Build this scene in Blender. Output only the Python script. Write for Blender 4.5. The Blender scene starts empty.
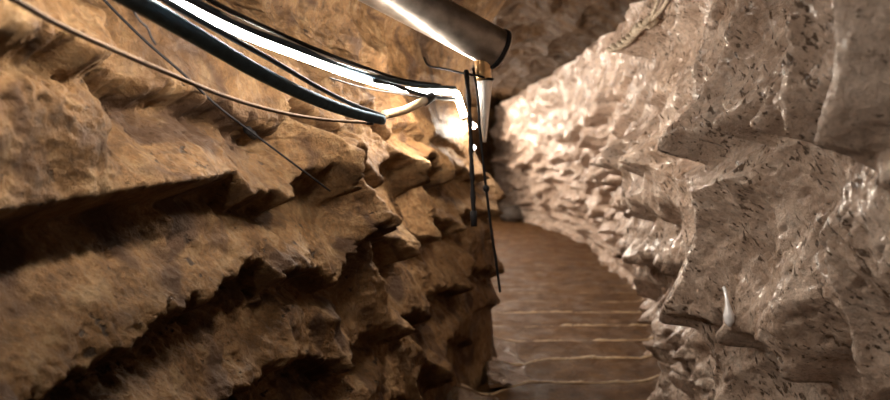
import bpy, bmesh, math, random
import numpy as np
from mathutils import Vector
random.seed(7); RNG = np.random.default_rng(11)
SC = bpy.context.scene; COL = SC.collection

# ------------------------------------------------------------------ camera and floor frame
CAM = np.array([0.0, 0.0, 1.3]); PITCH = math.radians(-5.5); FPX = 700.0
SLOPE = math.tan(math.radians(4.3))
FWD = np.array([0, math.cos(PITCH), math.sin(PITCH)]); UPV = np.array([0, -math.sin(PITCH), math.cos(PITCH)])
RGT = np.array([1.0, 0, 0])
def at(px, py, d):
    return CAM + d * (FWD + RGT * (px - 445) / FPX + UPV * (200 - py) / FPX)
def zf(y):
    y = np.asarray(y, float); return -SLOPE * np.where(y < 10, y, 10 + 1.2 * (1 - np.exp(-(np.maximum(y, 10) - 10) / 1.2)))   # stairs, then level

# ------------------------------------------------------------------ numpy noise
def _h(ix, iy, iz, seed):
    h = (ix.astype(np.int64) * 374761393 + iy.astype(np.int64) * 668265263 + iz.astype(np.int64) * 2147483647 + seed * 974634777) & 0xffffffff
    h = ((h ^ (h >> 13)) * 1274126177) & 0xffffffff
    h = ((h ^ (h >> 16)) * 2246822519) & 0xffffffff
    return h ^ (h >> 15)
def perlin(x, y, z, seed=0):
    x, y, z = np.broadcast_arrays(x, y, z)
    xi, yi, zi = np.floor(x), np.floor(y), np.floor(z)
    xf, yf, zz = x - xi, y - yi, z - zi
    xi, yi, zi = xi.astype(np.int64), yi.astype(np.int64), zi.astype(np.int64)
    f = lambda t: t * t * t * (t * (t * 6 - 15) + 10)
    u, v, w = f(xf), f(yf), f(zz)
    out = 0
    for dx in (0, 1):
        for dy in (0, 1):
            for dz in (0, 1):
                h = _h(xi + dx, yi + dy, zi + dz, seed)
                gx = (h & 255) / 127.5 - 1; gy = ((h >> 8) & 255) / 127.5 - 1; gz = ((h >> 16) & 255) / 127.5 - 1
                d = gx * (xf - dx) + gy * (yf - dy) + gz * (zz - dz)
                out = out + d * (u if dx else 1 - u) * (v if dy else 1 - v) * (w if dz else 1 - w)
    return out
def fbm(x, y, z, o=4, seed=0, gain=.5, ridged=False):
    s, a = 0, 1.0
    for k in range(o):
        n = perlin(x, y, z, seed + k * 17)
        s = s + a * ((.5 - np.abs(n)) if ridged else n)
        x, y, z, a = x * 2.03, y * 2.03, z * 2.03, a * gain
    return s
def worley(a, b, seed=0, jit=.8):
    ai, bi = np.floor(a).astype(np.int64), np.floor(b).astype(np.int64)
    f1 = np.full(a.shape, 9.0); f2 = np.full(a.shape, 9.0); cid = np.zeros(a.shape)
    for i in (-1, 0, 1):
        for j in (-1, 0, 1):
            h = _h(ai + i, bi + j, np.full(ai.shape, 3), seed)
            px = ai + i + .5 + jit * ((h & 1023) / 1023 - .5); py = bi + j + .5 + jit * (((h >> 10) & 1023) / 1023 - .5)
            d = (a - px) ** 2 + (b - py) ** 2
            m = d < f1
            f2 = np.where(m, f1, np.minimum(f2, d)); f1 = np.where(m, d, f1); cid = np.where(m, ((h >> 20) & 255) / 255, cid)
    return np.sqrt(f1), np.sqrt(f2), cid
def sstep(a, b, x):
    t = np.clip((x - a) / (b - a), 0, 1); return t * t * (3 - 2 * t)
def gauss(x, c, w): return np.exp(-((x - c) / w) ** 2)

# ------------------------------------------------------------------ tagging helpers
def structure(o): o['kind'] = 'structure'; return o
def tag(o, label, cat, group=None):
    o['label'] = label; o['category'] = cat
    if group: o['group'] = group
    return o
def empty(name, loc, label, cat, group=None):
    o = bpy.data.objects.new(name, None); COL.objects.link(o); o.location = Vector(loc); o.empty_display_size = .05
    return tag(o, label, cat, group)
def link(name, me, mat, parent=None, smooth=True):
    o = bpy.data.objects.new(name, me); COL.objects.link(o)
    if mat: me.materials.append(mat)
    if smooth: me.polygons.foreach_set('use_smooth', [True] * len(me.polygons))
    if parent:
        o.parent = parent; o.matrix_parent_inverse.identity()
        o.location = -parent.location                       # mesh coordinates stay in world units
    return o
def sheet(name, P, mat, flip=False):
    n, m = P.shape[:2]
    v = P.reshape(-1, 3)
    i = np.arange(n - 1)[:, None] * m + np.arange(m - 1)[None]
    q = np.stack([i, i + 1, i + m + 1, i + m], -1).reshape(-1, 4)
    if flip: q = q[:, ::-1]
    me = bpy.data.meshes.new(name)
    me.vertices.add(len(v)); me.vertices.foreach_set('co', v.astype(np.float32).ravel())
    me.loops.add(q.size); me.loops.foreach_set('vertex_index', q.astype(np.int32).ravel())
    me.polygons.add(len(q)); me.polygons.foreach_set('loop_start', (np.arange(len(q)) * 4).astype(np.int32))
    me.polygons.foreach_set('loop_total', np.full(len(q), 4, np.int32))
    me.update(calc_edges=True)
    return link(name, me, mat)
def normals(P):
    a = np.gradient(P, axis=0); b = np.gradient(P, axis=1)
    n = np.cross(a, b); return n / (np.linalg.norm(n, axis=2, keepdims=True) + 1e-9)

def spline(pts, n):
    """Catmull-Rom through pts (k x 3 or 4), chord spaced."""
    p = np.asarray(pts, float); k = len(p)
    d = np.r_[0, np.cumsum(np.linalg.norm(np.diff(p[:, :3], axis=0), axis=1))]
    t = np.linspace(0, d[-1], n)
    if k == 2: return p[0] + (p[1] - p[0]) * (t / d[-1])[:, None]
    tan = np.gradient(p, d, axis=0, edge_order=1)
    j = np.clip(np.searchsorted(d, t, side='right') - 1, 0, k - 2)
    h = (d[j + 1] - d[j]); s = (t - d[j]) / h
    s_, h_ = s[:, None], h[:, None]
    return ((2 * s_**3 - 3 * s_**2 + 1) * p[j] + (s_**3 - 2 * s_**2 + s_) * h_ * tan[j]
            + (-2 * s_**3 + 3 * s_**2) * p[j + 1] + (s_**3 - s_**2) * h_ * tan[j + 1])
def tube_mesh(name, pts, rad, seg=12, cap=True, lumps=0.0, ribs=0):
    p = np.asarray(pts, float); n = len(p)
    r = np.full(n, rad) if np.isscalar(rad) else np.asarray(rad, float)
    t = np.gradient(p, axis=0); t /= np.linalg.norm(t, axis=1)[:, None] + 1e-9
    ref = np.array([0, 0, 1.0]) if abs(t[0][2]) < .9 else np.array([1.0, 0, 0])
    u = np.cross(t[0], ref); u /= np.linalg.norm(u)
    V = []
    for k in range(n):
        u = u - t[k] * u.dot(t[k]); u /= np.linalg.norm(u); w = np.cross(t[k], u)
        a = np.linspace(0, 2 * math.pi, seg, endpoint=False)
        rr = r[k] * (1 + (lumps * RNG.normal(size=seg) if lumps else 0))
        V.append(p[k] + (np.cos(a) * rr)[:, None] * u + (np.sin(a) * rr)[:, None] * w)
    V = np.concatenate(V)
    F = [(k * seg + s, k * seg + (s + 1) % seg, (k + 1) * seg + (s + 1) % seg, (k + 1) * seg + s) for k in range(n - 1) for s in range(seg)]
    if cap: F += [tuple(range(seg))[::-1], tuple((n - 1) * seg + s for s in range(seg))]
    me = bpy.data.meshes.new(name); me.from_pydata(V.tolist(), [], F); me.update()
    return me
def px_path(pts, n): return spline([at(*q) for q in pts], n)
def tube(name, pts, rad, mat, parent=None, **k): return link(name, tube_mesh(name, pts, rad, **k), mat, parent)

# ------------------------------------------------------------------ materials
def new_mat(name):
    m = bpy.data.materials.new(name); m.use_nodes = True
    nt = m.node_tree; b = nt.nodes['Principled BSDF']; return m, nt, b
def simple(name, col, rough=.5, metal=0.0, nscale=40, var=.25, bump=.1, coat=0.0, spec=.5):
    m, nt, b = new_mat(name); N, L = nt.nodes, nt.links
    tc = N.new('ShaderNodeTexCoord'); no = N.new('ShaderNodeTexNoise'); no.inputs['Scale'].default_value = nscale; no.inputs['Detail'].default_value = 4
    L.new(tc.outputs['Object'], no.inputs['Vector'])
    r = N.new('ShaderNodeValToRGB'); r.color_ramp.elements[0].position = .3; r.color_ramp.elements[1].position = .7
    r.color_ramp.elements[0].color = (*[c * (1 - var) for c in col], 1); r.color_ramp.elements[1].color = (*[min(1, c * (1 + var)) for c in col], 1)
    L.new(no.outputs['Fac'], r.inputs[0]); L.new(r.outputs[0], b.inputs['Base Color'])
    b.inputs['Roughness'].default_value = rough; b.inputs['Metallic'].default_value = metal; b.inputs['Coat Weight'].default_value = coat; b.inputs['Specular IOR Level'].default_value = spec
    bp = N.new('ShaderNodeBump'); bp.inputs['Strength'].default_value = bump; bp.inputs['Distance'].default_value = .004
    L.new(no.outputs['Fac'], bp.inputs['Height']); L.new(bp.outputs[0], b.inputs['Normal'])
    return m
def emit(name, col, s):
    m, nt, b = new_mat(name); b.inputs['Base Color'].default_value = (.9, .9, .9, 1)
    b.inputs['Emission Color'].default_value = (*col, 1); b.inputs['Emission Strength'].default_value = s
    return m
def rock(name, cols, coat=0.0, gain=1.0, spec=.5, pit=.62, pitcol=(.05, .03, .018), rough=(.35, .75), scale=1.0, bump=.8, pitscale=(30, 30, 30), rot=(0, 0, 0), fine=1.0, stain=None):
    m, nt, b = new_mat(name); N, L = nt.nodes, nt.links
    tc = N.new('ShaderNodeTexCoord')
    def noise(sc, det=6, rgh=.6, vec=None, dist=0):
        n = N.new('ShaderNodeTexNoise'); n.inputs['Scale'].default_value = sc; n.inputs['Detail'].default_value = det
        n.inputs['Roughness'].default_value = rgh; n.inputs['Distortion'].default_value = dist
        L.new(vec or tc.outputs['Object'], n.inputs['Vector']); return n.outputs['Fac']
    def ramp(fac, stops):
        r = N.new('ShaderNodeValToRGB'); e = r.color_ramp.elements
        while len(e) < len(stops): e.new(.5)
        for el, (p, c) in zip(e, stops): el.position = p; el.color = (*c, 1)
        L.new(fac, r.inputs[0]); return r.outputs[0]
    def mix(fac, a, c, mode='MIX'):
        x = N.new('ShaderNodeMix'); x.data_type = 'RGBA'; x.blend_type = mode
        for s, v in ((x.inputs[0], fac), (x.inputs[6], a), (x.inputs[7], c)):
            if hasattr(v, 'links'): L.new(v, s)
            else: s.default_value = v if np.isscalar(v) else (*v, 1)
        return x.outputs[2]
    big = noise(2.2 * scale, 6, .65, dist=.15); mid = noise(10 * scale, 8, .68); sm = noise(60 * scale, 6, .75)
    n = len(cols); base = ramp(big, [(.28 + .44 * i / (n - 1), c) for i, c in enumerate(cols)])
    base = mix(.55, base, ramp(mid, [(.3, cols[0]), (.5, cols[n // 2]), (.72, cols[-1])]))
    b.inputs['Specular IOR Level'].default_value = spec; b.inputs['Coat Weight'].default_value = coat; b.inputs['Coat Roughness'].default_value = .16
    base = mix(.65, base, ramp(sm, [(.3, (.25 + .25 * (gain - 1) * 2,) * 3), (.5, (.85 * gain,) * 3), (.72, (1.4,) * 3)]), 'MULTIPLY')
    if stain:
        base = mix(ramp(noise(stain[0], 3, .5, dist=1.5), [(stain[1], (0,) * 3), (stain[1] + .12, (1,) * 3)]), base, stain[2])
    mp = N.new('ShaderNodeMapping'); mp.vector_type = 'TEXTURE'; mp.inputs['Scale'].default_value = tuple(1 / q for q in pitscale); mp.inputs['Rotation'].default_value = rot
    L.new(tc.outputs['Object'], mp.inputs['Vector'])
    pn = noise(1.0, 3, .55, vec=mp.outputs[0], dist=.12)
    gate = noise(5.5 * scale, 3, .6)
    add = N.new('ShaderNodeMath'); add.operation = 'MULTIPLY_ADD'; L.new(gate, add.inputs[0]); add.inputs[1].default_value = .45; L.new(pn, add.inputs[2])
    pm = ramp(add.outputs[0], [(min(.98, pit + .2), (0,) * 3), (min(.995, pit + .26), (1,) * 3)])
    col = mix(pm, base, pitcol); L.new(col, b.inputs['Base Color'])
    rr = N.new('ShaderNodeMapRange'); rr.inputs[1].default_value = .35; rr.inputs[2].default_value = .65
    rr.inputs[3].default_value = rough[0]; rr.inputs[4].default_value = rough[1]
    L.new(noise(4.0 * scale, 4), rr.inputs[0]); L.new(rr.outputs[0], b.inputs['Roughness'])
    inv = N.new('ShaderNodeMath'); inv.operation = 'MULTIPLY_ADD'; L.new(pm, inv.inputs[0]); inv.inputs[1].default_value = -1.2; L.new(sm, inv.inputs[2])
    b1 = N.new('ShaderNodeBump'); b1.inputs['Strength'].default_value = bump; b1.inputs['Distance'].default_value = .018 * fine; L.new(inv.outputs[0], b1.inputs['Height'])
    b2 = N.new('ShaderNodeBump'); b2.inputs['Strength'].default_value = bump; b2.inputs['Distance'].default_value = .05 * fine; L.new(mid, b2.inputs['Height'])
    L.new(b1.outputs[0], b2.inputs['Normal']); L.new(b2.outputs[0], b.inputs['Normal'])
    return m

M_LEFT = rock('ochre_rock', spec=.2, bump=.7, cols=[(.02, .009, .003), (.105, .050, .016), (.205, .110, .046), (.39, .27, .15)], pit=.70, rough=(.42, .8), pitscale=(22, 22, 30), stain=(3.4, .53, (.07, .036, .018)))
M_RIGHT = rock('pale_rock', coat=.32, gain=1.25, cols=[(.16, .085, .05), (.43, .295, .215), (.56, .42, .33), (.75, .64, .555)], pit=.63, pitcol=(.13, .08, .05), rough=(.20, .5), pitscale=(60, 22, 80), rot=(.9, 0, 0))
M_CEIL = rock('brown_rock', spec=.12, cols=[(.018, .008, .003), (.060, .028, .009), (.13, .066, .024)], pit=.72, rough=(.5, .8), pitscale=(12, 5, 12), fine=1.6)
M_MUD = rock('mud', spec=.22, cols=[(.035, .013, .004), (.095, .042, .013), (.20, .10, .034)], pit=.70, rough=(.35, .75), pitscale=(20, 20, 20), bump=.6, fine=1.2)
M_WET = rock('wet_mud', spec=.6, cols=[(.05, .022, .008), (.12, .06, .024), (.17, .09, .036)], coat=.55, pit=.75, rough=(.06, .3), pitscale=(20, 20, 20), bump=1.0, fine=1.5)
M_EDGE = rock('worn_lit_edge', [(.20, .12, .06), (.42, .29, .17), (.66, .52, .36)], pit=.66, rough=(.3, .6), pitscale=(20, 20, 20), bump=.4, fine=.6)  # worn edge kept pale: light caught on the nosings is in the colour
M_STONE = rock('dark_stone', [(.03, .022, .018), (.06, .045, .035), (.10, .07, .05)], pit=.7, bump=.6)
M_DEBRIS = rock('pale_stone', [(.26, .18, .12), (.44, .33, .25), (.6, .49, .4)], pit=.64, bump=.6)
M_HOSE = simple('blue_black_plastic', (.04, .072, .10), .75, spec=.12)
M_BLACK = simple('black_rubber', (.010, .009, .010), .8, spec=.15)
M_GREY = simple('dark_grey_rubber', (.03, .028, .027), .8, spec=.2)
M_BROWN = simple('brown_cable', (.085, .05, .027), .7, spec=.2)
M_BEIGE = simple('beige_conduit', (.45, .33, .2), .45)
M_GALV = simple('galvanised_steel', (.30, .265, .235), .36, .85, nscale=14, var=.4, bump=.4)
M_STEEL = simple('bright_steel', (.74, .72, .70), .42, .7, nscale=20, var=.15)
M_BRASS = simple('brass', (.62, .42, .22), .32, .8, nscale=30)
M_ROPE = simple('pale_rope', (.42, .35, .27), .8, nscale=70, var=.45, bump=.5)
M_CALC = simple('white_calcite', (.85, .85, .88), .22, nscale=30, var=.08, coat=.5)
M_LED = emit('lit_strip', (1.0, .90, .77), 66.0); M_HOT = emit('lit_lamp', (1.0, .87, .71), 400.0)

# ------------------------------------------------------------------ cave surfaces
XLT = np.array([(-2, -1.25), (0.4, -1.05), (1.35, -.78), (2.5, -.44), (4.4, .10), (5.1, .44), (5.5, .28), (6.1, -.25), (8, -.55), (12, -.3), (15.5, .2), (18, .95), (19.5, 1.5), (21.5, 2.6), (27, 3.6)])
XRT = np.array([(-2, 1.15), (1.5, 1.22), (2.5, 1.28), (4.2, 1.50), (5.87, 2.02), (8.3, 2.55), (13, 2.95), (15, 2.6), (17, 2.2), (19, 1.85), (21, 1.3), (28, .6)])
def smooth_tab(tab, sig=.18):
    ys = np.linspace(-2, 28, 1501); xs = np.interp(ys, tab[:, 0], tab[:, 1])
    k = np.exp(-np.linspace(-3, 3, 2 * int(3 * sig / .02) + 1) ** 2 / 2); k /= k.sum()
    xs = np.convolve(np.pad(xs, len(k) // 2, mode='edge'), k, 'valid'); return lambda y: np.interp(y, ys, xs)
XLf = smooth_tab(XLT); XRf = smooth_tab(XRT, .3)
def sstep(a, b, x):
    t = np.clip((x - a) / (b - a), 0, 1); return t * t * (3 - 2 * t)
def XL(y, z):
    h = z - zf(y)
    return XLf(y) - (.16 - .02 * sstep(3.4, 4.6, y)) * np.clip(h, 0, 1.9) + .55 * np.clip(h - 1.95, 0, 1) ** 1.4
BORD = np.array([at(*q) for q in [(900, -250, 1.2), (770, -120, 2.2), (705, -40, 3.1), (662, 0, 4.2), (640, 13, 5), (596, 46, 7), (548, 76, 11), (512, 98, 15), (496, 108, 19), (495, 122, 29)]])
BORD = np.vstack([[[1.05, -2, 2.25]], BORD])
XRb = smooth_tab(BORD[:, [1, 0]], .3); ZRb = smooth_tab(BORD[:, [1, 2]], .3)

def hit_left(px, py, off):
    prev = .4
    for d in np.arange(.4, 26, .01):
        q = at(px, py, d)
        if q[0] <= XL(q[1], q[2]) + off: return q
        prev = d
    return at(px, py, 5.1)
LIPS = [
    [(-150, 40), (-40, 55), (40, 75), (100, 82), (140, 98), (200, 106), (250, 124), (330, 128), (400, 134), (455, 140)],
    [(-150, 262), (0, 230), (120, 207), (243, 184), (256, 206), (300, 190), (345, 183), (390, 172), (418, 180), (450, 172), (470, 168)],
    [(-90, 470), (65, 390), (120, 362), (165, 335), (205, 303), (262, 268), (285, 285), (330, 274), (365, 250), (405, 236), (440, 222), (472, 214)],
    [(100, 500), (200, 425), (250, 392), (275, 372), (330, 358), (368, 338), (402, 320), (440, 292), (480, 270)],
    [(250, 520), (330, 440), (390, 402), (430, 372), (468, 335), (492, 310)],
]
AMP = [.17, .20, .18, .15, .12]
LIPYZ = []
for L_, A_ in zip(LIPS, AMP):
    q = np.array([hit_left(x, y, A_ * .9) for x, y in L_]); q = q[np.argsort(q[:, 1])]
    LIPYZ.append((q[:, 1], q[:, 2] - zf(q[:, 1])))          # height above the floor line along the passage

YS = np.concatenate([np.linspace(-1.5, 1.0, 40)[:-1], np.exp(np.linspace(math.log(1.0), math.log(27.5), 980))])
def left_wall():
    H = np.linspace(-.25, 2.75, 640)
    Y, Hh = np.meshgrid(YS, H, indexing='ij'); Z = Hh + zf(Y)
    P = np.stack([XL(Y, Z), Y, Z], -1)
    far = sstep(4.6, 6.5, Y); near = 1 - sstep(2.0, 2.7, Y)
    jag = .045 * fbm(Y * 5, Hh * .8, Y * 0 + 1, 4, 5) + .035 * fbm(Y * 16, Hh * 7, Y * 0, 4, 9)
    lips = []
    warp = .25 * fbm(Y * 1.5, Hh * 1.5, Y * 0, 3, 31); s = np.log(np.maximum(Y, .5)) * 7.0
    f1, f2, cid = worley(s + warp + .5 * Hh, Hh * 2.1 + warp, 4); cups = np.minimum(f1, .9) ** 2
    mid = sstep(2.1, 2.8, Y) * (1 - far); ribs = []
    for k, (ly, lh) in enumerate(LIPYZ):
        l = np.interp(Y, ly, lh)
        q = s * (.85 + .12 * (k % 3)) + 2.7 * k + 1.2 * warp + .5 * Hh
        cell = np.floor(q).astype(np.int64); jit = (_h(cell, cell * 0 + k, cell * 0, 5) & 255) / 255
        c = np.abs(2 * (q - cell) - 1) ** 2.4 * (.45 + .9 * jit) * mid; ribs.append(c); l = l - .10 * (c - .25 * mid)
        j = jag * (1.0 if k != 1 else 1 - .93 * (1 - sstep(2.1, 2.3, Y)))
        lips.append(l + j + .20 * (cups - .22) * (1 - near) * (1 - far))
    top = np.full_like(Y, 2.75)
    D = np.zeros_like(Y); prev = top
    for k, l in enumerate(lips + [np.full_like(Y, -.4)]):
        A = (AMP + [.10])[k]
        span = np.maximum(prev - l, .05)
        t = np.clip((prev - Hh) / span, 0, 1)
        inside = (Hh <= prev) & (Hh > l)
        prof = A * (t ** .8)
        if k == 0: prof = A * sstep(.3, 1, t)
        else: prof = prof + .085 * (ribs[k] if k < len(ribs) else 0) * (.35 + .65 * t)
        D = np.where(inside, prof, D); prev = l
    # soften the undercut a little: blend towards the lip across 1.5 cm
    for l, A in zip(lips, AMP):
        b = sstep(.018, 0, np.abs(Hh - l)); D = np.where(Hh < l, np.maximum(D, A * sstep(-.03, 0, Hh - l)), D)
    # fluted cups between the lips further in
    D = D * (1 - .75 * far * 1.0) + (1 - near * .8) * (1 - far * .5) * (.17 * cups - .05)
    f1b, _, _ = worley(s * 2.4 + warp * 3, Hh * 5 + 2 * warp, 8); D = D + (1 - near * .6) * .03 * np.minimum(f1b, .9) ** 2
    # the ragged block at the very left edge and the fracture blocks under the top shelf
    D0 = D; D = 0 * D
    yb = 1.60 + .05 * fbm(Hh * 6, Hh * 0, Y * 0, 3, 66)
    D = D + .11 * sstep(yb + .05, yb - .03, Y) * sstep(lips[1] + .0, lips[1] + .25, Hh) * (1 - sstep(lips[0] + .05, lips[0] + .22, Hh))
    D = D + .06 * fbm(Y * 1.6, Hh * 1.6, Y * 0 + 4, 3, 21) + .028 * fbm(Y * 6, Hh * 6, Y * 0, 5, 3, .55) + .012 * fbm(Y * 16, Hh * 16, Y * 0 + 7, 4, 13, .6, True)
    rough_zone = np.zeros_like(Y)
    for l in (lips[0], lips[2], lips[3]): rough_zone = np.maximum(rough_zone, gauss(Hh, l - .04, .07))
    c1, c2, cc = worley(Y * 13 + 2 * warp, Hh * 15, 44); D = D + rough_zone * (.035 * (cc - .5) - .02 * (c1 < .18) + .03 * fbm(Y * 20, Hh * 20, Y * 0, 3, 71))
    D0 = D0 * (1 - .55 * gauss(Y, 4.8, .8) * (1 - sstep(.35, .75, Hh))); D0 = D0 * (1 - .8 * gauss(Y, 5.2, 1.0) * sstep(1.25, 1.55, Hh))
    D = D * (1 - .55 * gauss(Y, 4.8, .8) * (1 - sstep(.35, .75, Hh)))
    notch = gauss(Y, 5.2, 1.0) * sstep(1.25, 1.55, Hh)
    D = D * (1 - .8 * notch) + .01 * notch
    kk = np.exp(-(np.arange(-9, 10) / 2.6) ** 2 / 2); kk /= kk.sum()
    pad = np.pad(D0, ((0, 0), (9, 9)), mode='edge'); D = D + sum(kk[i] * pad[:, i:i + D.shape[1]] for i in range(19))
    N = normals(P); N *= np.sign(N[..., :1].mean())
    return P + N * D[..., None]
def right_wall():
    T = np.linspace(0, 1, 620)
    Y, t = np.meshgrid(YS, T, indexing='ij')
    z0 = zf(Y) - .25; z1 = ZRb(Y); Z = z0 + (z1 - z0) * t; h = Z - zf(Y); hh = h / (z1 - zf(Y))
    X = XRf(Y) + (XRb(Y) - XRf(Y)) * sstep(.25, 1.05, hh) ** 1.1
    X = X - .17 * gauss(h, 1.15, .55) - .10 * sstep(.35, 0, h)
    P = np.stack([X, Y, Z], -1)
    u = np.log(np.maximum(Y + .8, .4)) * 3.2
    warp = .35 * fbm(Y * .7, Z * .9, Y * 0, 3, 51)
    D = np.zeros_like(Y)
    # tiers of concave scallops: each row flares to a sharp drooping lip, undercut below, with ribs between the cups
    w = .22 * fbm(Y * 1.1, h * .5 + 2, Y * 0, 3, 61) + .07 * fbm(Y * 6, h * 4, Y * 0, 4, 62) + .04 * fbm(Y * 15, h * 9, Y * 0, 3, 67)
    rows = [(2.12, .12, 0), (1.76, .10, 1), (1.42, .20, 0), (1.16, .10, 1), (.88, .16, 0), (.66, .10, 1), (.45, .10, 0), (.22, .10, 0)]
    farz = sstep(2.8, 3.6, Y)
    prev = np.full_like(Y, 2.7)
    def ribs(k):
        q = u * (2.2 + .5 * (k % 3)) + 3.7 * k + warp * 1.6 + .9 * h
        cell = np.floor(q); jit = (_h(cell.astype(np.int64), cell.astype(np.int64) * 0 + k, cell.astype(np.int64) * 0, 5) & 255) / 255
        f = q - cell; c = np.abs(2 * f - 1) ** 2.2; return c, jit
    for k, (lh, A, opt) in enumerate(rows + [(-.5, .08, 0)]):
        c, jit = ribs(k)
        c = c * (.8 if not opt else farz)
        l = lh + w - .11 * (c - .3) * (.3 + jit)
        Ak = A * (farz if opt else .85 + .15 * farz) * (.75 + .8 * fbm(Y * .9, h * 0 + 3.3 * k, Y * 0, 2, 64))
        if opt: l = np.where(farz > .02, l, prev - .001)
        t = np.clip((prev - h) / np.maximum(prev - l, .05), 0, 1)
        row = Ak * t ** 2.0 + .10 * c * (.35 + .65 * t) * (.3 + 1.2 * jit) * (.9 + .1 * farz)
        D = np.where((h <= prev) & (h > l), row, D)
        prev = np.minimum(l, prev)
    f1, f2, c = worley(u * 5 + warp * 2 + 1.6 * h, h * 4.5 + warp * 3, 15)
    kk = np.exp(-(np.arange(-14, 15) / 5.5) ** 2 / 2); kk /= kk.sum()
    pad = np.pad(D, ((0, 0), (14, 14)), mode='edge'); D = sum(kk[i] * pad[:, i:i + D.shape[1]] for i in range(29))
    D = D * (1 + .35 * sstep(2.9, 3.8, Y) + .45 * sstep(5, 8, Y)) + (.085 + .05 * sstep(4, 7, Y)) * np.minimum(f1, .95) ** 2 * (.6 + .4 * farz)
    f1, f2, c = worley(u * 2.1 + warp + .9 * h, h * 2.2 + warp * 1.5, 14); D = D + .24 * np.minimum(f1, .95) ** 2 - .05
    D = D + .07 * fbm(Y * 1.4, h * 1.8, Y * 0 + 8, 2, 65)
    # buttresses the photo shows
    for cy, wd, ch, ww, A in ((2.6, .35, .75, .5, .13), (4.6, .35, 1.05, .4, .12), (6.6, .4, 1.2, .4, .12)):
        D = D + A * np.where(Y < cy, gauss(Y, cy, wd * 2), gauss(Y, cy, wd * .35)) * gauss(h, ch, ww)
    low = sstep(.75, .2, h)
    st = fbm((Y - .55 * h) * 16 + 3 * warp, (h + .5 * Y) * 2.2, Y * 0, 4, 25, .6, True); D = D + .016 * st * (1 - .5 * low)
    D = D + .05 * fbm(Y * 1.3, h * 1.3, Y * 0, 3, 22) + .022 * fbm(Y * 5, h * 5, Y * 0, 5, 23, .55) + .010 * fbm(Y * 17, h * 12, Y * 0, 4, 24, .6, True)
    c1, _, cc = worley(u * 14, h * 11, 77); D = D + low * (.07 * (cc - .5) + .05 * np.maximum(.5 - c1, 0))
    # pits
    q1, _, qc = worley(Y * 20 + 2 * warp + 14 * h, h * 13, 78); D = D - .014 * sstep(.30, .1, q1) * (qc > .55)
    N = normals(P); N *= -np.sign(N[..., :1].mean())
    return P + N * D[..., None]
PL, PR = left_wall(), right_wall()
structure(sheet('wall_left', PL, M_LEFT, True)); structure(sheet('wall_right', PR, M_RIGHT))
def ceiling():
    U = np.linspace(0, 1, 260); ys = YS[::2]
    Y, u = np.meshgrid(ys, U, indexing='ij')
    a = np.stack([XRb(ys) + .12, ys, ZRb(ys) + .0], -1); z = 2.62 + zf(ys)
    b = np.stack([XL(ys, z) - .05, ys, z], -1)
    P = a[:, None] * (1 - u[..., None]) + b[:, None] * u[..., None]
    P[..., 2] += .32 * np.sin(math.pi * np.clip(u, 0, 1)) ** .6 + .0
    D = .16 * fbm(Y * .9, u * 3, Y * 0, 4, 41) + .05 * fbm(Y * 3, u * 10, Y * 0, 4, 42)
    f1, _, _ = worley(np.log(np.maximum(Y + .5, .5)) * 6 + u, u * 5, 43); D = D - .18 * np.minimum(f1, .9) ** 2
    P[..., 2] += D * np.sin(math.pi * np.clip(u, .02, .98)) ** .4
    return P
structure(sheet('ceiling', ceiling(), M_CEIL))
def floor():
    U = np.linspace(0, 1, 160); ys = YS[::3]
    Y, u = np.meshgrid(ys, U, indexing='ij')
    x0, x1 = XLf(Y) - .15, XRf(Y) + .2; X = x0 + (x1 - x0) * u
    Z = zf(Y) - .10 * (1 - sstep(10.8, 11.2, Y)) + .03 * fbm(X * 3, Y * 3, Y * 0, 4, 90) + .10 * (sstep(.16, 0, u)) + .05 * sstep(.88, 1, u)
    return np.stack([X, Y, Z], -1)
structure(sheet('floor', floor(), M_MUD, True))

# ------------------------------------------------------------------ steps
EDGE = [3.85, 4.50, 5.15, 5.74, 6.38, 7.05, 7.70, 8.35, 9.0, 9.65, 10.3, 11.0]
STEP_LABEL = ['muddy step at the bottom edge of the picture, nearest the camera', 'second muddy step from the camera, its pale edge dipping at the left',
    'third muddy step from the camera, wet and glinting at its left end', 'fourth muddy step from the camera, below the wet rock foot',
    'fifth muddy step from the camera, down the brown stairway', 'sixth muddy step from the camera, down the brown stairway',
    'seventh muddy step from the camera, down the brown stairway', 'eighth muddy step from the camera, beginning to blur',
    'ninth muddy step from the camera, blurred in the distance', 'tenth muddy step from the camera, blurred in the distance',
    'eleventh and last muddy step, where the stairs level out']
def edge_y(k, x):
    y = EDGE[k]; x0 = XLf(y); 
    return y + .05 * fbm(x * 1.3 + k * 7.7, x * 0 + k, x * 0, 3, 80) + .02 * perlin(x * 6, x * 0 + k * 3.3, x * 0, 81) - .22 * sstep(.35, 0, x - x0 - .05)
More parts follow.
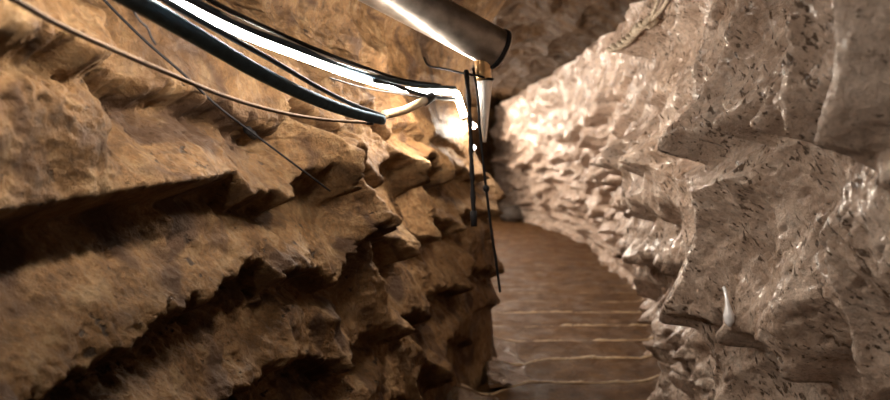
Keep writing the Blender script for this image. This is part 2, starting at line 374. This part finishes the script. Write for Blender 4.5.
for k in range(len(EDGE) - 1):
    ya, yb = EDGE[k], EDGE[k + 1]; ym = (ya + yb) / 2
    zt = float(zf(yb))
    x = np.linspace(float(XLf(ym)) - .02, float(XRf(ym)) + .02, 110); v = np.linspace(0, 1, 26)
    X, Vv = np.meshgrid(x, v, indexing='ij')
    y0, y1 = edge_y(k, X) - (.02 if k else .6), edge_y(k + 1, X)
    Yt = y0 + (y1 - y0) * Vv
    side = sstep(.30, 0, X - x[0]) * .09 + sstep(.25, 0, x[-1] - X) * .07
    Zt = zt - .018 * np.sin(math.pi * Vv) + .012 * fbm(X * 6, Yt * 6, X * 0, 4, 83) + .02 * perlin(X * 2, Yt * 2, X * 0, 84) + side + .016 * fbm(X * 16, Yt * 16, X * 0, 3, 86) * sstep(.5, .1, X - x[0])
    Zt = Zt - .012 * sstep(.95, 1.0, Vv)
    P = np.stack([X, Yt, Zt], -1)
    riser = P[:, -1:, :].repeat(4, 1); riser[:, :, 2] -= np.linspace(0, .13, 4)[None] ; riser[:, :, 1] -= np.linspace(0, .01, 4)[None]
    P2 = np.concatenate([P, riser], 1)
    root = empty('stair_step', (float(x.mean()), ym, zt), STEP_LABEL[k], 'step', 'muddy steps down the passage')
    o = sheet('tread', P2, M_MUD); o.parent = root; o.location = -root.location
    if k < 4:                                              # water seeping over the left end of the nearest steps
        a = X[:46:1, 2:-2] - X[0, 0]; lim = .30 + .16 * perlin(Yt[:46, 2:-2] * 3, a * 0 + k, a * 0, 88)
        W = P[:46, 2:-2].copy(); W[..., 2] += .008 - .05 * sstep(0, .12, a - lim) + .010 * fbm(W[..., 0] * 22, W[..., 1] * 22, a * 0, 3, 89)
        wet = sheet('wet_patch', W, M_WET); wet.parent = root; wet.location = -root.location; wet['label'] = 'wet glinting patch at the left end'
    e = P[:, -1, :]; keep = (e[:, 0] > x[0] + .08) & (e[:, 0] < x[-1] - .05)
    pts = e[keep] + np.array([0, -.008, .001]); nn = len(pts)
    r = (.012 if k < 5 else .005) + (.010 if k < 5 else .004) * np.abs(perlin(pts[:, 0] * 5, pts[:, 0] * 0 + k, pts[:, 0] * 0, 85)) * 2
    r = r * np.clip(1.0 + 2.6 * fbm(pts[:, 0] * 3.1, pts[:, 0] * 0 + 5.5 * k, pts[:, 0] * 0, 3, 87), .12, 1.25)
    nose = tube('nosing', pts, r, M_EDGE, root, seg=8, lumps=.12); nose['label'] = 'pale worn front edge of the step, caught light painted in'

# ------------------------------------------------------------------ cables, strip light and pipes
DS = .86
def cable(name, path, rad, mat, label, cat, n=80, group=None, ds=DS, **k):
    return tag(tube(name, px_path([(x, y, d * ds) for x, y, d in path], n), rad, mat, **k), label, cat, group)
root = empty('strip_light', at(330, 62, 2.3), 'glaring white strip light running along the left wall among the cables', 'light')
strip = [(60, -62, 1.15), (175, -3, 1.55), (240, 32, 1.85), (300, 56, 2.2), (372, 82, 2.75), (415, 91, 3.3), (446, 92, 3.8), (456, 93, 4.0)]
sp_pts = [np.array((-.65, .1, 1.84)), np.array((-.63, .55, 1.80))] + [at(x, y, d * DS) for x, y, d in strip[1:]]
tube('light_tube', spline(sp_pts, 200), .0105, M_LED, root, seg=12)
tube('light_tube_tail', px_path([(x, y, d * DS) for x, y, d in [(456, 93, 4.0), (459, 101, 4.03), (464, 116, 4.08)]], 12), .015, M_HOT, root, seg=12)
tube('end_cap', px_path([(x, y, d * DS) for x, y, d in [(464, 116, 4.08), (465, 118.5, 4.09)]], 3), .016, M_GREY, root)
root2 = empty('strip_light', at(466, 120, 4.6), 'second white strip light at the hanging cables, its unseen run past the corner added', 'light')
w2 = spline([at(468, 122, 4.3), at(473, 126, 4.95), at(473, 126, 5.5), (.05, 6.6, 1.36), (-.08, 8.5, 1.28), (.02, 11.0, 1.18), (.35, 14.5, 1.05), (.68, 16.5, .95)], 90)  # run hidden past the corner is added to light the far passage
tube('light_tube', w2[2:], np.linspace(.018, .03, 88), M_LED, root2, seg=8)
tube('lead', w2[:3], .006, M_GREY, root2, seg=8)

hose = [(-60, -130, .85), (60, -45, 1.2), (140, 3, 1.5), (200, 38, 1.75), (260, 73, 2.05), (310, 97, 2.35), (350, 112, 2.65), (382, 120, 2.95)]
cable('hose', hose, np.linspace(.0195, .0165, 80), M_HOSE, 'thick blue-black hose sagging below the strip light', 'hose', seg=16, ds=DS * .945)
r3 = empty('conduit', at(410, 108, 3.1), 'short beige conduit curving up from the hose end to the strip light', 'conduit')
tube('sleeve', px_path([(x, y, d * DS) for x, y, d in [(384, 115, 3.0), (402, 111, 3.1), (416, 105, 3.2), (431, 97, 3.35)]], 30), .0165, M_BEIGE, r3, seg=14)
tube('collar', px_path([(x, y, d * DS) for x, y, d in [(425, 101, 3.28), (432, 96.5, 3.36)]], 6), .020, M_GREY, r3, seg=14)['label'] = 'dark grey end collar'
cable('power_cable', [(30, -110, .9), (110, -45, 1.25), (195, 2, 1.6), (250, 29, 1.9), (300, 49, 2.2), (345, 66, 2.6), (390, 80, 3.0), (425, 86, 3.4), (455, 88, 3.9)], .0085, M_HOSE, 'dark blue power cable directly above the strip light', 'cable', ds=DS * .95)
cable('power_cable', [(60, -110, .95), (150, -35, 1.35), (215, 3, 1.65), (262, 26, 1.95), (320, 51, 2.3), (360, 66, 2.7), (400, 79, 3.1), (440, 85, 3.6)], .0055, M_BLACK, 'topmost black cable of the bundle, against the ceiling', 'cable', ds=DS * .96)
cable('power_cable', [(35, -100, .92), (120, -40, 1.28), (192, 0, 1.58), (250, 25.5, 1.88), (300, 45.5, 2.2), (335, 60, 2.45), (380, 76, 2.9)], .0035, M_STEEL, 'thin shiny pale wire between the two dark upper cables', 'wire', ds=DS * .95)
cable('power_cable', [(20, -105, .9), (110, -42, 1.22), (172, 4, 1.58), (230, 37, 1.85), (275, 62, 2.1), (318, 87, 2.42), (352, 104, 2.7), (384, 116, 2.95)], .0065, M_GREY, 'dark grey cable between the strip light and the thick hose', 'cable', ds=DS * .95)
cable('power_cable', [(372, 80, 2.72), (395, 86, 3.0), (420, 94, 3.3), (440, 98, 3.6), (457, 99, 3.95)], .009, M_BLACK, 'black cable crossing over the strip light towards the hanging cables', 'cable')
cable('wire', [(330, 78, 2.4), (365, 88, 2.75), (400, 94, 3.1), (430, 99, 3.45)], .0025, M_BLACK, 'fine black wire sagging just under the strip light', 'wire')
r4 = empty('sagging_cable', at(200, 90, 1.75), 'long thin brown cable sagging across the upper left wall', 'cable')
tube('sheath', px_path([(-90, -55, .8), (15, 0, 1.0), (60, 25, 1.12), (110, 48, 1.25), (180, 78, 1.45), (230, 98, 1.65), (275, 111, 1.85), (320, 119, 2.1), (372, 123, 2.4)], 90), .0052, M_BROWN, r4, seg=10)
tube('cable_tie', px_path([(366, 122, 2.36), (372, 123, 2.4)], 4), .009, M_BLACK, r4, seg=10)
def wall_point(px, py, gap=.012):
    """first point of the left rock face along this sight line, eased off the face by gap"""
    d = PL - CAM; dep = d @ FWD; ok = dep > .3
    sx = 445 + FPX * d[..., 0] / np.where(ok, dep, 1); sy = 200 - FPX * (d @ UPV) / np.where(ok, dep, 1)
    e = np.where(ok, (sx - px) ** 2 + (sy - py) ** 2, 1e9)
    near = e < max(4.0, e.min() * 1.5); dep = np.where(near, dep, 99)
    return at(px, py, dep.min() - gap * 2)
r5 = empty('wire', wall_point(205, 92), 'thin black wire slanting down the left wall from the top edge to the first ledge', 'wire')
tube('strand', spline([wall_point(x, y, .026 if x < 240 else .03) for x, y in [(88, -18), (108, 4), (140, 36), (180, 71), (215, 104), (250, 131), (290, 161), (330, 191)]], 70), .0034, M_BLACK, r5, seg=8)
tube('clip', np.array([wall_point(247, 129, .004), wall_point(254, 136, .004)]), .014, M_BLACK, r5, seg=8)['label'] = 'black clip pinning the wire'
cable('wire', [(122, -30, 1.28), (131, 4, 1.36), (135, 14, 1.39), (140, 21, 1.41), (148, 29, 1.43), (151, 37, 1.44), (156, 45, 1.45)], .0022, M_BLACK, 'short kinked black wire dangling above the slanting wire', 'wire', n=40, ds=1.0)

# big overhead pipe with elbow, and the smaller pipe running down the passage
e0, e1 = at(395, -5, 2.72), at(497, 49, 2.90)
ax = (e1 - e0) / np.linalg.norm(e1 - e0)
s0 = e0 - ax * .55
pr = .083
big = empty('drain_pipe', (e0 + e1) / 2, 'large grey metal pipe slanting down from the ceiling to the brass fitting', 'pipe')
prof = [(s0 + (e1 - s0) * t, pr) for t in np.linspace(0, 1, 40)] + [(e1 + ax * .012, pr * .97), (e1 + ax * .024, pr * .88), (e1 + ax * .030, pr * .7)]
tube('pipe_body', np.array([q for q, _ in prof]), [r for _, r in prof], M_GALV, big, seg=40)
tube('end_ring', np.array([e1 - ax * .006, e1 + ax * .012]), pr * 1.06, M_BLACK, big, seg=40)['label'] = 'black rubber ring round the pipe end'
fit_top = at(483, 56, 2.88); fit_bot = at(483, 79, 2.92)
ft = np.array([fit_top + (fit_bot - fit_top) * t for t in np.linspace(0, 1, 12)])
tube('fitting', ft, np.interp(np.linspace(0, 1, 12), [0, .35, .5, .9, 1], [.036, .037, .033, .036, .034]), M_BRASS, big, seg=24)['label'] = 'brass coupling under the pipe end'
run = empty('spout', at(483.5, 110, 2.92), 'tapered bright metal spout hanging under the brass coupling', 'spout')
sp = np.array([at(484 + .6 * t, 80 + 62 * t, 2.92) for t in np.linspace(0, 1, 24)])
tube('spout_body', sp, np.interp(np.linspace(0, 1, 24), [0, .08, 1], [.034, .0335, .007]), M_STEEL, run, seg=24)
tube('flange', np.array([at(484, 78.8, 2.92), at(484, 81.2, 2.92)]), .0365, M_BLACK, run, seg=24)['label'] = 'dark ring at the top of the spout'

# hanging cables
r6 = empty('hanging_cable', at(471, 150, 2.8), 'thick black cable hanging straight down, ending above the ledge by the corner', 'cable', 'black cables hanging at the corner')
hp = px_path([(466, 70, 2.86), (468, 90, 2.86), (470, 120, 2.86), (471.5, 160, 2.86), (473, 195, 2.86), (474, 224, 2.86)], 60)
tube('sheath', hp, .0095 + .0015 * np.sin(np.linspace(0, 40, 60)), M_BLACK, r6, seg=10, lumps=.08)
tube('end_plug', np.array([hp[-6], hp[-1] + [0, 0, -.01]]), .0135, M_BLACK, r6, seg=12)
r7 = empty('hanging_cable', at(485, 170, 2.9), 'thinner black cable with a knot, hanging lowest towards the stairs', 'cable', 'black cables hanging at the corner')
hp = px_path([(473, 68, 2.88), (477, 90, 2.88), (480, 130, 2.88), (484, 170, 2.9), (487, 195, 2.9), (492, 235, 2.92), (497, 268, 2.95), (500, 292, 2.97)], 60)
tube('sheath', hp, .0058, M_BLACK, r7, seg=10)
kn = px_path([(485.8, 185, 2.9), (486.2, 188, 2.9), (486.8, 192, 2.9)], 7)
tube('knot', kn, [.007, .011, .013, .014, .013, .011, .007], M_BLACK, r7, seg=10, lumps=.1)
cable('wire', [(424, 58, 3.3), (428, 65, 3.2), (445, 69, 3.05), (462, 73, 2.93), (478, 76, 2.87), (493, 79.5, 2.93)], .005, M_BLACK, 'black tie wire from the ceiling to the brass coupling', 'wire', n=40, ds=1.0)

# ------------------------------------------------------------------ pale rope under the roof edge, calcite drip, stones
def right_point(px, py, gap=.0, P=PR):
    d = P - CAM; dep = d @ FWD; ok = dep > .3
    sx = 445 + FPX * d[..., 0] / np.where(ok, dep, 1); sy = 200 - FPX * (d @ UPV) / np.where(ok, dep, 1)
    e = np.where(ok, (sx - px) ** 2 + (sy - py) ** 2, 1e9)
    near = e < max(6.0, e.min() * 1.5); return at(px, py, np.where(near, dep, 99).min() - gap)
rp_ = [right_point(x, y, .05) for x, y in [(610, 49), (622, 44), (634, 33), (644, 24), (650, 21)]]
rope = empty('rope', rp_[2], 'pale twisted rope end knotted on the roof edge at the top right of centre', 'rope')
def strands(name, a, rad, n=2, amp=.014, turns=5):
    base = spline(a, 60)
    for i in range(n):
        ph = np.linspace(0, turns * 2 * math.pi, 60) + i * 2 * math.pi / n
        tube(name, base + np.stack([np.cos(ph) * amp, 0 * ph, np.sin(ph) * amp], -1), rad, M_ROPE, rope, seg=8)
strands('strand', rp_, .014)
tube('knot', spline([rp_[-1] + np.array(o) * .03 for o in [(-1, 0, -.6), (0, -.8, .6), (1, 0, .2), (0, .4, -.8), (-.6, -.3, .3)]], 24), .017, M_ROPE, rope, seg=8)
for off in ((655, 9, 661, -8), (661, 10, 672, -10)):
    tube('tail', spline([rp_[-1], right_point(off[0], off[1], .05), right_point(off[2], max(off[3], -8), .06)], 20), .011, M_ROPE, rope, seg=8)

dp = right_point(729, 291, .03)
drip = empty('stalactite', dp, 'small white wet drip of calcite hanging from the right wall ridge', 'stalactite')
k = np.linspace(0, 1, 24)
pq = [(724 + 6 * a ** .6, 288 + 39 * a) for a in k]
dd = min(float((right_point(x, y) - CAM) @ FWD) for x, y in pq[2:16]) - .045
pts = np.array([at(x, y, dd + .07 * (1 - a) ** 5) for (x, y), a in zip(pq, k)])
tube('drip_body', pts, np.interp(k, [0, .2, .45, .7, .88, 1], [.006, .005, .008, .017, .015, .003]), M_CALC, drip, seg=16)

def stone(name, c, r, mat, label, cat='stone', group=None, sq=(1, 1, .7), seed=0):
    bm = bmesh.new(); bmesh.ops.create_icosphere(bm, subdivisions=4, radius=1)
    v = np.array([q.co[:] for q in bm.verts])
    d = 1 + .35 * fbm(v[:, 0] * 1.1 + seed * 5, v[:, 1] * 1.1, v[:, 2] * 1.1, 4, seed + 200)
    f1, _, cc = worley(v[:, 0] * 1.3 + v[:, 2], v[:, 1] * 1.3 - .4 * v[:, 2], seed + 9); d = d - .12 * (cc - .5)
    for q, s in zip(bm.verts, d): q.co = Vector((q.co.x * s * sq[0], q.co.y * s * sq[1], q.co.z * s * sq[2])) * r
    me = bpy.data.meshes.new(name); bm.to_mesh(me); bm.free()
    o = link(name, me, mat); o.location = Vector(c); return tag(o, label, cat, group)
ds = at(511, 222, 17.0)
stone('stone', (ds[0], ds[1], float(zf(ds[1])) + .15), .30, M_STONE, 'dark stone lying alone at the far end of the stairway', sq=(.9, .8, .75), seed=3)

# ------------------------------------------------------------------ camera, world, view
cam = bpy.data.cameras.new('camera'); co = bpy.data.objects.new('camera', cam); COL.objects.link(co)
co.location = Vector(CAM); co.rotation_euler = (math.pi / 2 + PITCH, 0, 0)
cam.sensor_width = 36; cam.lens = 36 * FPX / 890; cam.clip_start = .02
cam.dof.use_dof = True; cam.dof.focus_distance = 2.1; cam.dof.aperture_fstop = 2.4
SC.camera = co
w = bpy.data.worlds.new('world'); SC.world = w; w.use_nodes = True
w.node_tree.nodes['Background'].inputs[0].default_value = (.004, .003, .002, 1)
SC.view_settings.view_transform = 'Standard'; SC.view_settings.look = 'None'
SC.view_settings.exposure = 1.2; SC.view_settings.gamma = 1.0; SC.view_settings.use_curve_mapping = False
SC.cycles.max_bounces = 8; SC.cycles.diffuse_bounces = 2; SC.cycles.use_denoising = True
